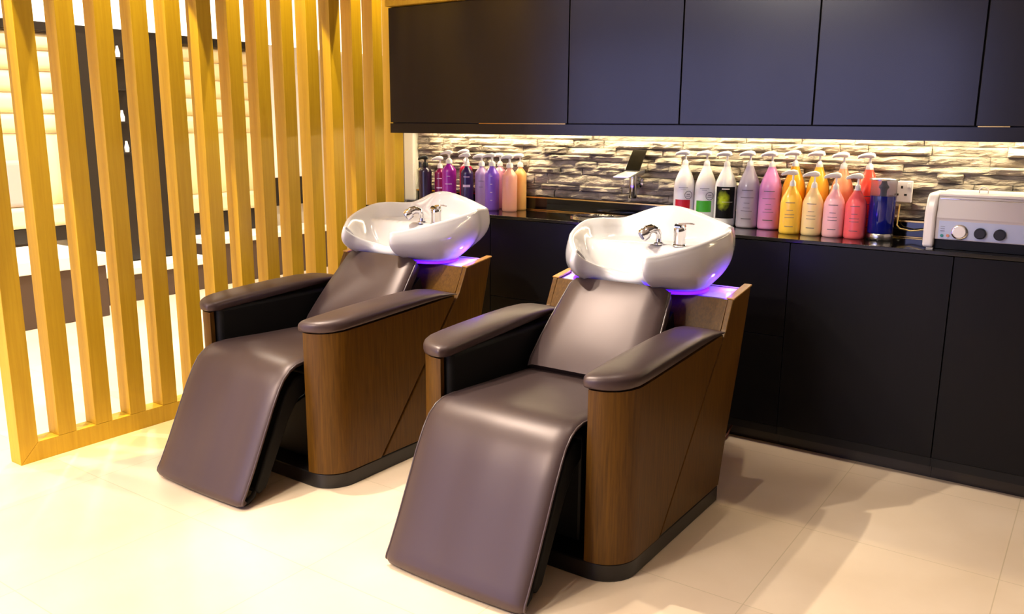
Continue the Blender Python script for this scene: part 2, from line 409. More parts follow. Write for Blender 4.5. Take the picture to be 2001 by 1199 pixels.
# ------------------------------------------------------------------ hair washing chair
RIM = [(0,.412,.769),(.062,.402,.780),(.104,.350,.806),(.129,.298,.846),(.172,.336,.856),(.2525,.456,.884),(.296,.615,.913),(.277,.70,.921),(.215,.83,.918),(0,.803,.978)]
def rim_loop(n=14):
    Q = [Vector(p) for p in RIM]; Q = Q + [Vector((-p.x,p.y,p.z)) for p in Q[1:-1][::-1]]; out = []
    for i in range(len(Q)):
        a,b,c,d = Q[i-1],Q[i],Q[(i+1)%len(Q)],Q[(i+2)%len(Q)]
        for k in range(n):
            t = k/n
            out.append(.5*((2*b)+(-a+c)*t+(2*a-5*b+4*c-d)*t*t+(-a+3*b-3*c+d)*t**3))
    return out
def make_basin(chair):
    L_ = rim_loop(); N_ = len(L_)
    c0 = Vector((0, .53, 0)); R = []
    # outside, from the foot up to the rim
    zf = 0.7215
    def foot(p):
        a = math.atan2((p.y-.545)/.27, p.x/.28)
        ca, sa = math.cos(a), math.sin(a); return Vector((.250*math.copysign(abs(ca)**.72, ca), .536+.118*math.copysign(abs(sa)**.72, sa), zf))
    for t in (0.0, .03, .07, .12, .18, .25, .33, .42, .51, .60, .69, .78, .86, .93, .98):
        ring = []
        for p in L_:
            q = foot(p)
            if t == 0: ring.append(tuple(q)); continue
            e = 1-(1-t)**3.0
            bul = 0.014*math.sin(PI*t)
            x, y = lerp(q.x, p.x, e), lerp(q.y, p.y, e)
            d = Vector((p.x, p.y-.53, 0)); d = d.normalized() if d.length > 1e-6 else d
            ring.append((x+d.x*bul, y+d.y*bul, lerp(zf, p.z, t)-0.003*(t > .95)))
        R.append(ring)
    th = 0.020
    for k, (off, dz) in enumerate(((0.0, 0.0), (0.006, 0.0035), (0.013, 0.0035), (0.019, -0.001))):
        ring = []
        for i, p in enumerate(L_):
            tx = L_[(i+1)%N_]-L_[i-1]; nrm = Vector((-tx.y, tx.x, 0)).normalized()
            ring.append((p.x+nrm.x*off, p.y+nrm.y*off, p.z+dz))
        R.append(ring)
    last = [Vector(p) for p in R[-1]]
    for s in (.97, .93, .88, .82, .75, .67, .58, .48, .38, .28, .18, .08):
        ring = []
        for p in last:
            x, y = p.x*s, .50+(p.y-.50)*s
            zb = .738+(p.z-.742)*max(0, (s-.22)/.78)**2.1
            k = min(1, max(0, (y-.50)/.075)); k = k*k*(3-2*k)
            deck = .858-.10*(1-k)
            z = lerp(zb, max(zb, .858), k)
            if s > .85: z = max(z, lerp(z, p.z, (s-.85)/.15*.6))
            ring.append((x, y, z))
        R.append(ring)
    mb = MB(); mb.rings(R, True, True, True)
    b = mb.build('basin', 'ceramic', chair, smooth=180)
    # shower head on its elbow
    sx, sy_ = 0.045, 0.590
    m = MB(); m.lathe([(0,0),(.021,0),(.021,.005),(.012,.009),(.010,.024),(.0,.024)], (sx, sy_, .858), 20)
    m.tube([(sx, sy_, .874), (sx, sy_-.001, .896), (sx-.006, sy_-.010, .912), (sx-.018, sy_-.026, .916), (sx-.030, sy_-.042, .908)], [.010,.011,.014,.017,.020], 14)
    m.build('shower_head', 'chrome', b, smooth=50)
    m = MB(); d = Vector((-.55, -.62, -.55)).normalized(); p = Vector((sx-.026, sy_-.038, .906))
    m.tube([p, p+d*.012, p+d*.024, p+d*.030], [.020,.0235,.0235,.021], 18); m.build('spray_face', 'chrome', b, smooth=50)
    m = MB(); m.tube([p+d*.026, p+d*.032], [.0155,.0145], 16); m.build('nozzle_plate', 'led_grey', b, smooth=50)
    # mixer tap with lever
    tx, ty = 0.125, 0.592
    m = MB(); m.lathe([(0,0),(.026,0),(.027,.003),(.025,.006),(.0215,.008),(.0215,.046),(.0225,.050),(.0225,.062),(.020,.067),(.0,.069)], (tx,ty,.858), 26)
    m.build('mixer_tap', 'chrome', b, smooth=40)
    m = MB(); m.rings([[(tx+x, ty+yy, .927+zz) for x,zz in ((-wd,0),(wd,0),(wd*.8,h),(-wd*.8,h))] for yy,wd,zz0,h in ((-.026,.013,0,.004),(-.012,.019,0,.010),(.012,.019,0,.012))], True, True, True)
    m.rings([[(tx+xx, ty+yd, .932+zz+hh) for yd,hh in ((-wd,0),(wd,0),(wd*.8,h),(-wd*.8,h))] for xx,zz,wd,h in ((-.016,-.002,.012,.006),(.005,.003,.013,.007),(.03,.007,.010,.005),(.056,.006,.005,.003))], True, True, True)
    m.build('lever', 'chrome', b, smooth=50)
    return b
M['led_grey'] = mat('spray_rubber', (96, 98, 140), 0.4)

def make_chair():
    r = empty('hair_washing_chair', (-1.372, 2.245, 0))
    PX = .376
    # plinth
    c = .105
    pl = [(-PX, .447), (-PX, -.28+c)]+[(x, y) for x, y in arc(-PX+c, -.28+c, c, 180, 270, 10)]+[(x, y) for x, y in arc(PX-c, -.28+c, c, 270, 360, 10)]+[(PX, .447)]
    MB().prism(pl, 0.0, .055, 'xy').build('plinth', 'plinth_black', r, smooth=40, bevel=0.004)
    # side panels: wrap round the front corner, cut by the slanting seam at the back
    def zt(y): return interp([(-.5,.572),(-.28,.574),(-.1,.582),(.1,.592),(.41,.610)], y)
    def zb(y): return .058 if y < -.034 else .058+(y+.034)/(.444)*.548
    for s in (-1, 1):
        path = [(.263, -.262), (.263, -.284)]
        path = [(.263, -.284), (.275, -.285)]+[(x, y) for x, y in arc(PX-c+.004, -.285+c, c, 270, 360, 12)]
        yy = -.16
        path += [(PX+.004, y) for y in (-.12,-.08,-.034,.03,.1,.18,.26,.34,.40)]
        R = []
        for rowf in range(0, 9):
            t = rowf/8
            R.append([(s*x, y, lerp(zb(y), zt(y)-.004, t)) for x, y in path])
        inner = []
        for i, (x, y) in enumerate(path):
            x0, y0 = path[max(0,i-1)]; x1, y1 = path[min(len(path)-1,i+1)]
            n = Vector((-(y1-y0), x1-x0)).normalized(); inner.append((x+n.x*.02, y+n.y*.02))
        R2 = []
        for rowf in range(8, -1, -1):
            t = rowf/8
            R2.append([(s*x, y, lerp(zb(y), zt(y)-.004, t)) for x, y in inner])
        mb = MB(); n = len(path)
        rows = R+R2; vs = [p for q in rows for p in q]; fs = []
        for i in range(len(rows)):
            k = (i+1) % len(rows)
            for j in range(n-1): fs.append((i*n+j, i*n+j+1, k*n+j+1, k*n+j))
        fs.append(tuple(i*n for i in range(len(rows)))); fs.append(tuple(i*n+n-1 for i in range(len(rows)))[::-1])
        mb.add(vs, fs); mb.build('side_panel', 'walnut', r, smooth=35)
        # rear housing side
        poly = [(-.020,.058),(.447,.058),(.492,.225),(.579,.483),(.648,.732),(.628,.732),(.482,.708),(.436,.614)]
        m = MB(); HX = PX if s > 0 else PX-.040
        m = MB(); m.prism(poly, s*(HX-.018), s*(HX+.002), 'yz'); m.build('rear_side_panel', 'walnut', r, bevel=.003)
        # light edge along the top of the rear housing
        m = MB(); m.prism([(.482,.7085),(.652,.7325),(.652,.7385),(.482,.7145)], s*(HX-.024), s*(HX+.005), 'yz'); m.build('edge_band', 'walnut_edge', r, bevel=.002)
        # upholstered inner arm
        MB().box(min(s*.241, s*.352), max(s*.241, s*.352), -.258, .40, .09, .590).build('inner_arm', 'black_vinyl', r, bevel=.02, seg=4, smooth=40)
        # padded armrest
        R = []
        secs = []
        for y, z0, z1 in ((-.300,.583,.598),(-.296,.578,.606),(-.288,.576,.611),(-.275,.574,.615),(-.258,.573,.618),(-.235,.573,.621),(-.20,.575,.624),(-.15,.578,.628),(-.05,.583,.634),(.1,.592,.640),(.22,.600,.641),(.31,.605,.636),(.37,.608,.626),(.412,.610,.614)):
            xo = .264+math.sqrt(max(0, .127**2-(min(y,-.174)+.174)**2))*.95; xi = .240+.018*max(0, (-.262-y)/.038)**2
            secs.append((y, xi, min(xo, .386), z0, z1))
        for y, xi, xo, z0, z1 in secs:
            ring = []; cxm, wz = (xi+xo)/2, (xo-xi)/2; zm, hz = (z0+z1)/2, (z1-z0)/2
            for k in range(28):
                a = 2*PI*k/28; ca, sa = math.cos(a), math.sin(a); e = 0.42
                ring.append((s*(cxm+wz*math.copysign(abs(ca)**(.75 if sa > 0 else .42), ca)), y, zm+hz*math.copysign(abs(sa)**(.8 if sa > 0 else .35), sa)))
            R.append(ring)
        mb = MB(); mb.rings(R, True, True, True); mb.build('armrest', 'leather', r, smooth=50)
    # shoulder between seat back and tray, back board, dark core
    m = MB(); m.prism([(.420,.56),(.434,.612),(.484,.708),(.500,.708),(.450,.606),(.44,.56)], -PX+.059, PX-.019, 'yz'); m.build('shoulder_panel', 'walnut', r)
    m = MB(); m.prism([(.427,.058),(.446,.058),(.491,.225),(.578,.483),(.645,.722),(.626,.722),(.559,.483),(.472,.225)], -PX+.059, PX-.019, 'yz'); m.build('back_panel', 'walnut', r)
    m = MB(); m.prism([(.17,.06),(.425,.06),(.415,.60),(.40,.66),(.25,.56)], -.20, .20, 'yz'); m.build('inner_core', 'black_plastic', r)
    m = MB(); m.prism([(.484,.696),(.645,.716),(.645,.7235),(.484,.7035)], -PX+.059, PX-.019, 'yz'); m.build('tray', 'tray', r, bevel=.001)
    # violet light ring below the basin
    mb = MB(); R = []
    for ro, z in ((1.0,.7125),(1.0,.7205),(.2,.7205),(.2,.7125)):
        R.append([((.246+.012*ro)*math.copysign(abs(math.cos(a))**.72, math.cos(a)), .536+(.110+.012*ro)*math.copysign(abs(math.sin(a))**.72, math.sin(a)), z+.0005) for a in [2*PI*k/64 for k in range(64)]])
    R.append(R[0]); mb.rings(R); led = mb.build('light_ring', 'led_violet', r, smooth=60)
    mb = MB(); mb.lathe([(0,0),(.005,0),(.005,.004),(0,.005)], (-.124,.392,.757), 12); mb.build('indicator_light', 'led_blue', r)
    # seat and leg rest: one leather sheet over a padded board
    prof = [(.215,.432),(.16,.446),(.05,.452),(-.08,.457),(-.18,.463),(-.25,.466),(-.295,.462),(-.33,.448),(-.362,.422),(-.388,.388),(-.42,.330),(-.46,.245),(-.51,.140),(-.548,.066),(-.562,.040),(-.566,.024),(-.560,.012),(-.545,.008),(-.532,.014)]
    def hw(y): return interp([(-1,0.0),(-.40,0.0),(-.30,.006),(-.262,.011),(-.20,.012),(1,.012)], y)
    R = []
    xs = [-1,-.985,-.94,-.8,-.6,-.4,-.2,0,.2,.4,.6,.8,.94,.985,1]
    P3 = [Vector((0,y,z)) for y,z in prof]; top = []; bot = []
    for i, p in enumerate(P3):
        t = (P3[min(i+1,len(P3)-1)]-P3[max(i-1,0)]).normalized(); n = Vector((0, t.z, -t.y))
        if n.z < 0 and i < 12: n = -n
        if i >= 12: n = Vector((0, t.z, -t.y)); n = n if n.y < 0 or i > 14 else -n
        k = hw(p.y); xl, xr = -.252+k, .234-k+.006
        rt = []; rb = []
        for u in xs:
            x = lerp(xl, xr, (u+1)/2); e = abs(u); dr = -.010*max(0,(e-.9)/.1)**2
            sag = .004*math.cos(u*PI/2) if i < 8 else .006*math.cos(u*PI/2)
            wv = .0022*math.sin(u*9+1.0)*(1 if 9 <= i <= 13 else 0)
            q = p+n*(dr+sag+wv); rt.append((x, q.y, q.z))
            q = p-n*.022; rb.append((x*.985, q.y, q.z))
        R.append(rt+rb[::-1])
    mb = MB(); mb.rings(R, True, True, True); seat = mb.build('seat', 'leather', r, smooth=60)
    for s, k in ((0, -1), (len(xs)-1, 1)):
        m = MB(); m.tube([(p[s][0]+k*.001, p[s][1], p[s][2]) for p in R[2:17]], .0032, 8); m.build('piping', 'piping', seat, smooth=60)
    m = MB(); m.prism([(-.24,.405),(-.29,.40),(-.330,.365),(-.372,.285),(-.487,.045),(-.470,.025),(-.440,.040),(-.325,.26),(-.28,.32),(-.24,.345)], -.235, .224, 'yz'); m.build('leg_rest_board', 'black_vinyl', r, bevel=.008, seg=3, smooth=40)
    m = MB(); m.tube([(.212,-.535,.012),(.212,-.515,.012),(.212,-.49,.026),(.212,-.475,.05)], [.010,.011,.010,.006], 10); m.build('end_stop', 'black_plastic', r, smooth=50)
    # under-seat mechanism
    MB().box(-.20, .20, -.20, .16, .056, .40).build('mechanism_box', 'black_plastic', r, bevel=.01)
    for x in (.175, -.175):
        m = MB(); m.tube([(x,-.215,.31),(x,-.30,.285),(x,-.37,.24)], .009, 10); m.build('lift_arm', 'steel', r, smooth=50)
    # backrest
    bp = [(.128,.470,.222),(.150,.498,.226),(.20,.556,.222),(.26,.625,.213),(.32,.690,.203),(.355,.728,.197),(.372,.744,.190)]
    R = []
    for i, (y, z, wv) in enumerate(bp):
        t = Vector((0, bp[min(i+1,6)][0]-bp[max(i-1,0)][0], bp[min(i+1,6)][1]-bp[max(i-1,0)][1])).normalized(); n = Vector((0,-t.z,t.y))
        ring = []
        for u in (-1,-.97,-.88,-.6,-.3,0,.3,.6,.88,.97,1):
            e = abs(u); crown = .012*(1-u*u)*math.sin(PI*(i+.6)/7.2)-.022*max(0,(e-.86)/.14)**2
            q = Vector((u*wv, y, z))+n*crown; ring.append(tuple(q))
        for u in (1,.9,0,-.9,-1):
            q = Vector((u*wv*.985, y, z))-n*(.075 if abs(u) < .95 else .06); ring.append(tuple(q))
        R.append(ring)
    mb = MB(); mb.rings(R, True, True, True); bo = mb.build('backrest', 'leather', r, smooth=50)
    for k in (0, 10):
        m = MB(); m.tube([(q[k][0]*1.004, q[k][1], q[k][2]) for q in R], .0034, 8); m.build('piping', 'piping', bo, smooth=60)
    make_basin(r)
    return r
chair = make_chair()
tag(chair, 'nearer hair washing chair, walnut and brown leather, in front of the white shampoo bottles', 'salon chair', 'hair washing chairs with white basins')
far = copy_tree(chair); far.location = (-2.495, 2.226, 0); far.rotation_euler = (0,0,-0.012)
far['label'] = 'farther hair washing chair, walnut and brown leather, beside the slat screen'

# ------------------------------------------------------------------ bottles
def curved_patch(r, a0, a1, z0, z1, n=10):
    mb = MB(); ro = r+.0006
    mb.rings([[(ro*math.cos(lerp(a0,a1,i/n)), ro*math.sin(lerp(a0,a1,i/n)), z) for i in range(n+1)]+[((r-.002)*math.cos(lerp(a1,a0,i/n)), (r-.002)*math.sin(lerp(a1,a0,i/n)), z) for i in range(n+1)] for z in (z0, z1)], True, True, True)
    return mb
def pump(parent, z, R, ang, m, hook=.045, hn=.05):
    mb = MB(); mb.lathe([(0,0),(R*.30,0),(R*.30,.004),(R*.27,.018),(R*.16,.024),(R*.10,.026),(R*.10,.026+hn*.5),(0,.026+hn*.5)], (0,0,z), 20)
    zt = z+.026+hn*.45; dx, dy = math.cos(ang), math.sin(ang)
    mb.tube([(-dx*.014,-dy*.014,zt),(-dx*.010,-dy*.010,zt+.006),(0,0,zt+.008),(dx*hook*.5,dy*hook*.5,zt+.007),(dx*hook,dy*hook,zt+.001),(dx*(hook+.004),dy*(hook+.004),zt-.004)], [.007,.0105,.0115,.009,.006,.004], 12)
    return mb.build('pump', m, parent, smooth=50)
def text_lines(parent, r, ang, rows, m='ink'):
    for z, w, h in rows:
        curved_patch(r, ang-w/2, ang+w/2, z, z+h*.6, 6).build('print_line', m, parent)
def bottle(x, y, R, Hs, Hn, rgb, label, group, style='tall', pang=PI, pm='pump_white', rows=(), ink='ink', trans=0.35, extra=None, rough=.28, hn=.05):
    """R body radius, Hs shoulder height, Hn neck height"""
    if style == 'cyl': Hs -= .016; Hn -= .018
    elif R > .0445: Hs -= .006; Hn -= .014
    o = empty('pump_bottle', (x, y, .8565)); tag(o, label, 'bottle', group)
    if style == 'tall':   # tapering shoulders to a slim neck
        prof = [(0,0),(R*.9,0),(R*.98,.004),(R,.012),(R,Hs*.55),(R,Hs*.85),(R*.99,Hs),(R*.945,lerp(Hs,Hn,.15)),(R*.865,lerp(Hs,Hn,.3)),(R*.75,lerp(Hs,Hn,.47)),(R*.60,lerp(Hs,Hn,.64)),(R*.46,lerp(Hs,Hn,.80)),(R*.37,lerp(Hs,Hn,.92)),(R*.33,Hn),(0,Hn)]
    else:                 # straight cylinder with a round shoulder
        prof = [(0,0),(R*.92,0),(R*.99,.004),(R,.01),(R,Hs*.92),(R*.97,Hs*.965),(R*.86,Hs),(R*.5,lerp(Hs,Hn,.55)),(R*.36,lerp(Hs,Hn,.75)),(R*.34,Hn),(0,Hn)]
    bm_ = bottle_mat('bottle_'+str(len(bpy.data.materials)), rgb, rough, trans)
    b = MB().lathe(prof, (0,0,0), 32).build('body', bm_, o, smooth=50)
    pump(o, Hn-.002, R if style == 'tall' else R*1.6, pang, pm, hook=.042, hn=hn)
    va = math.atan2(-y, -x)
    text_lines(b, R, va-.12, rows, ink)
    if extra: extra(b, R, va)
    return o
GL, GR = 'pump bottles on the worktop by the slat screen', 'pump bottles on the worktop left of the steriliser'
L1 = [(.115,.9,.003),(.100,.7,.003),(.060,.5,.002),(.052,.6,.002)]
def pat(r, a, z0, z1, w, m, n):
    def f(b, R, va): curved_patch(R, va+a-w/2, va+a+w/2, z0, z1, 10).build(n, m, b)
    return f
# left group
bottle(-3.00, 3.49, .034, .205, .222, (40,24,52), 'near-black pump bottle at the far left of the row by the screen', GL, 'cyl', PI, 'black_plastic', trans=.0, hn=.03)
bottle(-2.935, 3.535, .030, .195, .215, (140,14,84), 'dark magenta pump bottle, second from the left by the screen', GL, 'cyl', PI+.3, rows=[(.14,1.0,.006),(.09,1.2,.012),(.06,.8,.006)], ink='ink_light', hn=.04)
bottle(-2.825, 3.475, .037, .215, .245, (170,34,170), 'bright purple-magenta pump bottle, third from the left by the screen', GL, 'cyl', PI+.3, rows=[(.16,.5,.005),(.12,1.0,.006)], ink='ink_light', hn=.05)
bottle(-2.80, 3.585, .034, .22, .245, (196,22,80), 'crimson pump bottle half hidden behind the bright purple one', GL, 'cyl', PI+.2, hn=.06)
bottle(-2.715, 3.485, .032, .205, .235, (48,30,84), 'dark indigo pump bottle left of the pale lavender one', GL, 'cyl', PI+.2, rows=[(.16,1.0,.005),(.11,1.2,.02)], ink='ink_light', trans=.1)
bottle(-2.655, 3.53, .034, .205, .235, (178,148,196), 'pale lavender pump bottle between the indigo and the violet ones', GL, 'cyl', PI+.4, rows=[(.14,.8,.004),(.11,.6,.004)], hn=.04)
bottle(-2.556, 3.485, .036, .205, .240, (140,96,220), 'violet pump bottle between the lavender and the peach ones', GL, 'cyl', PI+.4, rows=[(.17,.3,.006),(.13,.3,.006),(.09,.3,.006),(.05,.3,.006)], ink='ink_light', hn=.045)
bottle(-2.59, 3.60, .030, .21, .235, (226,160,186), 'light pink pump bottle peeking out behind the violet one', GL, 'cyl', PI+.2)
bottle(-2.455, 3.495, .037, .20, .235, (240,176,156), 'peach pump bottle near the right end of the row by the screen', GL, 'cyl', PI+.3, hn=.045)
bottle(-2.458, 3.592, .032, .205, .235, (250,190,120), 'orange-cream pump bottle at the right end of the row by the screen', GL, 'cyl', PI+.1)
# right group: large bottles
def ring_badge(b, R, va):
    # round printed badge: ring and two short lines, wrapped on the body
    a0, z0 = va+.42, .125; mb = MB(); n = 28; rr = .0175
    for k in range(n):
        t0, t1 = 2*PI*k/n, 2*PI*(k+1)/n
        q = []
        for ra, t in ((rr,t0),(rr,t1),(rr*.88,t1),(rr*.88,t0)):
            a = a0+ra*math.cos(t)/R; q.append(((R+.0012)*math.cos(a), (R+.0012)*math.sin(a), z0+ra*math.sin(t)))
        mb.add(q, [(0,1,2,3)])
    o = mb.build('badge', 'ink', b)
    md = o.modifiers.new('thick', 'SOLIDIFY'); md.thickness = .0006; md.offset = 0
    text_lines(b, R, a0, [(.127,.35,.004),(.119,.45,.003)], 'ink')
def red_label(b, R, va): ring_badge(b, R, va); curved_patch(R, va-.9, va+.62, .06, .104).build('label_band', 'red_band', b); text_lines(b, R, va-.1, [(.150,.5,.002),(.156,.9,.003)])
def green_label(b, R, va): ring_badge(b, R, va); curved_patch(R, va-.9, va+.62, .055, .104).build('label_band', 'green_band', b); text_lines(b, R, va-.1, [(.150,.5,.002),(.156,.9,.003)])
def black_label(b, R, va): curved_patch(R, va-.95, va+.95, .035, .17).build('front_label', 'smoke', b); curved_patch(R+.0006, va-.35, va+.35, .158, .163).build('print_line', 'pump_white', b); curved_patch(R+.0006, va-.3, va+.7, .105, .1065).build('print_line', 'pump_white', b)
L2 = [(.158,1.0,.005),(.128,1.2,.004),(.105,.5,.003),(.085,.6,.003),(.072,1.0,.003),(.038,.9,.006)]
WH = (250,246,243)
bottle(-1.562, 3.58, .046, .17, .268, WH, 'tall white pump bottle with a red label band behind the nearer basin', GR, 'tall', PI+.2, extra=red_label)
bottle(-1.464, 3.585, .046, .17, .268, WH, 'tall white pump bottle with a green label band behind the nearer basin', GR, 'tall', PI+.2, extra=green_label)
bottle(-1.366, 3.57, .046, .175, .268, WH, 'tall white pump bottle with a black label and green smoke print', GR, 'tall', PI+.2, extra=black_label)
bottle(-1.266, 3.575, .047, .17, .272, (178,170,186), 'tall silver-grey pump bottle between the black-label and the pink bottles', GR, 'tall', PI+.25, rows=L2)
bottle(-1.172, 3.575, .046, .175, .272, (226,150,206), 'tall orchid pink pump bottle left of the amber bottles', GR, 'tall', PI+.25, rows=L2)
bottle(-1.077, 3.58, .047, .175, .278, (250,176,40), 'tall amber pump bottle behind the small yellow one', GR, 'tall', PI+.25, trans=.5)
bottle(-0.981, 3.582, .046, .175, .278, (250,190,60), 'tall golden pump bottle behind the small cream one', GR, 'tall', PI+.2, trans=.5)
bottle(-0.886, 3.582, .046, .17, .275, (246,172,130), 'tall salmon pump bottle behind the small pale pink one', GR, 'tall', PI+.2, trans=.5)
bottle(-0.788, 3.58, .048, .175, .275, (246,84,66), 'tall coral red pump bottle left of the blue jar', GR, 'tall', PI+.25, rows=L2, trans=.5)
# right group: small bottles in front
L3 = [(.125,.9,.004),(.095,.6,.003),(.078,.9,.003),(.066,.9,.003),(.030,.8,.004)]
bottle(-1.052, 3.478, .042, .125, .190, (246,196,70), 'small yellow pump bottle in the front row, leftmost of four', GR, 'tall', PI+.5, rows=L3, hn=.05)
bottle(-0.9665, 3.478, .0395, .125, .187, (238,208,150), 'small cream pump bottle in the front row right of the yellow one', GR, 'tall', PI+.5, rows=L3, hn=.05)
bottle(-0.8835, 3.478, .040, .125, .185, (238,180,186), 'small pale pink pump bottle in the front row beside the coral one', GR, 'tall', PI+.5, rows=L3, hn=.05)
bottle(-0.8015, 3.478, .0395, .125, .185, (240,98,104), 'small coral pink pump bottle in the front row, rightmost of four', GR, 'tall', PI+.5, rows=L3, hn=.05)
# disinfectant jar
j = empty('disinfectant_jar', (-0.712, 3.50, .8565)); tag(j, 'clear jar of dark blue liquid with a steel lid left of the steriliser', 'jar')
MB().lathe([(0,0),(.046,0),(.049,.004),(.049,.020),(.046,.025),(0,.025)]).build('base', 'steel', j, smooth=40)
MB().lathe([(0,.026),(.045,.026),(.047,.030),(.047,.168),(.0,.168)], (0,0,0), 32).build('liquid', 'blue_liquid', j, smooth=40)
MB().lathe([(.0455,.1685),(.0470,.1685),(.0470,.225),(.0455,.225),(.0455,.1685)], (0,0,0), 32).build('glass_body', 'clear', j, smooth=40)
MB().lathe([(0,.169),(.012,.169),(.012,.190),(.020,.200),(.012,.210),(.008,.226),(0,.226)], (0,0,0), 20).build('basket_stem', 'pump_white', j, smooth=40)
MB().lathe([(0,.2265),(.054,.2265),(.055,.231),(.050,.235),(0,.237)], (0,0,0), 32).build('lid', 'steel', j, smooth=40)
# double socket on the stone
so = empty('wall_socket', (-0.705, 3.620, 1.035)); tag(so, 'white double wall socket on the stone behind the blue jar', 'socket')
MB().box(-.085, .073, -.004, .012, -.042, .042).build('plate', 'socket', so, bevel=.004, seg=3)
for px in (-.045, .035):
    h = MB()
    h.box(px-.004, px+.004, -.0052, -.0035, .012, .022); h.box(px-.020, px-.010, -.0052, -.0035, -.016, -.008); h.box(px+.010, px+.020, -.0052, -.0035, -.016, -.008)
    h.build('pin_holes', 'shadow_gap', so)
    MB().box(px-.006+.026, px+.006+.026, -.009, -.0035, .015, .033).build('switch', 'socket', so, bevel=.002)
# cable from the socket to the steriliser
cb = MB(); cb.tube([(-.672,3.617,.985),(-.672,3.605,.93),(-.672,3.60,.905),(-.66,3.60,.893),(-.62,3.60,.886),(-.58,3.598,.893),(-.54,3.595,.905),(-.50,3.59,.914),(-.47,3.57,.914)], .0028, 8)
tag(cb.build('power_cable', 'cord', smooth=60), 'thin cream cable drooping between the blue jar and the steriliser', 'cable')

# ------------------------------------------------------------------ steriliser cabinet on the worktop
def steriliser():
    r = empty('steriliser', (-0.338, 3.40, .8565)); tag(r, 'white tabletop steriliser with dials on the right end of the worktop', 'appliance')
    W2 = .160
    for s in (-1, 1):
        # white cheek: wide top, tapering foot
        poly = [(-.062,.004),(-.045,.004),(.16,.004),(.175,.03),(.175,.175),(.15,.196),(-.02,.196),(-.042,.186),(-.068,.145),(-.073,.125),(-.062,.02)]
        m = MB(); m.prism(poly, s*W2, s*(W2+.036), 'yz'); m.build('side_cheek', 'sterile_white', r, bevel=.010, seg=3, smooth=40)
        m = MB(); m.box(s*W2+(-.0 if s > 0 else -.022), s*W2+(.022 if s > 0 else 0), -.058, -.035, 0, .0035); m.box(s*W2+(-.0 if s > 0 else -.022), s*W2+(.022 if s > 0 else 0), .13, .155, 0, .0035); m.build('foot', 'sterile_grey', r)
    m = MB(); m.prism([(-.048,.035),(.165,.035),(.165,.185),(-.030,.185),(-.036,.178),(-.058,.112),(-.056,.108)], -W2+.0005, W2-.0005, 'yz'); m.build('body', 'sterile_grey', r, bevel=.002)
    m = MB(); m.prism([(-.030,.1855),(.165,.1855),(.165,.200),(-.02,.200),(-.032,.194)], -W2+.0005, W2-.0005, 'yz'); m.build('lid', 'sterile_white', r, bevel=.003, seg=3)
    m = MB(); m.box(-W2+.004, W2-.004, -.0385, -.0315, .176, .1795); m.build('trim_strip', 'chrome', r, bevel=.001)
    m = MB(); m.box(-W2+.002, W2-.002, -.035, .16, .0008, .034); m.build('under_tray', 'black_plastic', r)
    # control panel on the lower front (leans back slightly)
    fr = lambda z: -.048-(z-.035)/(.108-.035)*.008
    m = MB(); m.prism([(fr(.038)-.0012,.038),(fr(.102)-.0012,.102),(fr(.102)+.001,.102),(fr(.038)+.001,.038)], -W2+.012, W2-.028, 'yz'); m.build('control_panel', 'panel_blue', r)
    def disc(x, z, prof, n, mt, p=r):
        m = MB(); m.lathe(prof, (x, fr(z)-.001, z), 26, 'y'); return m.build(n, mt, p, smooth=40)
    d = disc(-.080, .065, [(0,0),(.0265,0),(.0265,.004),(.023,.006),(0,.006)], 'timer_dial', 'chrome')
    m = MB(); m.lathe([(0,.0055),(.0215,.0055),(.0215,.009),(.019,.012),(0,.0125)], (-.080, fr(.065)-.001, .065), 26, 'y'); m.build('dial_face', 'sterile_white', d, smooth=40)
    for x in (-.016, .044): disc(x, .065, [(0,0),(.0195,0),(.0185,.012),(.016,.015),(0,.015)], 'knob', 'knob')
    disc(-.136, .049, [(0,0),(.0055,0),(.005,.003),(0,.003)], 'indicator_lamp', 'green_dot'); disc(-.117, .050, [(0,0),(.0055,0),(.005,.003),(0,.003)], 'indicator_lamp', 'orange_dot')
    m = MB()
    for k in range(5): m.box(-.142, -.128, fr(.075)-.0022, fr(.075)-.0005, .066+k*.0075, .0672+k*.0075)
    m.build('printed_scale', 'ink', r)
    m = MB(); m.tube([(-.040,.0,.2005),(-.040,.0,.213),(-.034,.0,.219),(-.026,.0,.221),(-.018,.0,.219),(-.012,.0,.213),(-.012,.0,.2005)], .0022, 8); m.build('handle', 'sterile_white', r, smooth=50)
    return r
steriliser()

M['satin'] = mat('satin_chrome', (235, 235, 235), 0.32, metal=1.0)
# ------------------------------------------------------------------ wall tap over the sink
t = empty('wall_tap', (-1.812, 3.622, 1.002)); tag(t, 'chrome waterfall wall tap with a tilted black lever plate above the small sink', 'tap')
MB().lathe([(0,-.050),(.016,-.050),(.0185,-.046),(.0185,.060),(0,.0615)], (.005,-.06,0), 24).build('body', 'chrome', t, smooth=40)
m = MB(); m.lathe([(0,0),(.026,0),(.026,.006),(.014,.010),(.014,.05),(0,.05)], (.005,-.001,.02), 20, 'y'); m.build('wall_flange', 'chrome', t, smooth=40)
m = MB(); m.rings([[(.048,-.03,.066),(.048,-.03,.080),(-.016,-.03,.080),(-.016,-.03,.066)],[(.044,-.075,.062),(.044,-.075,.075),(-.026,-.075,.075),(-.026,-.075,.062)],[(.036,-.165,.046),(.036,-.165,.053),(-.046,-.165,.053),(-.046,-.165,.046)]], True, True, True)
m.build('spout_plate', 'satin', t, bevel=.002)
m = MB(); m.add([(-.030,-.082,.0770),(.042,-.082,.0770),(.050,-.024,.170),(-.020,-.024,.170),(-.030,-.075,.0755),(.042,-.075,.0755),(.050,-.018,.1675),(-.020,-.018,.1675)], [(0,1,2,3),(7,6,5,4),(0,4,5,1),(1,5,6,2),(2,6,7,3),(3,7,4,0)])
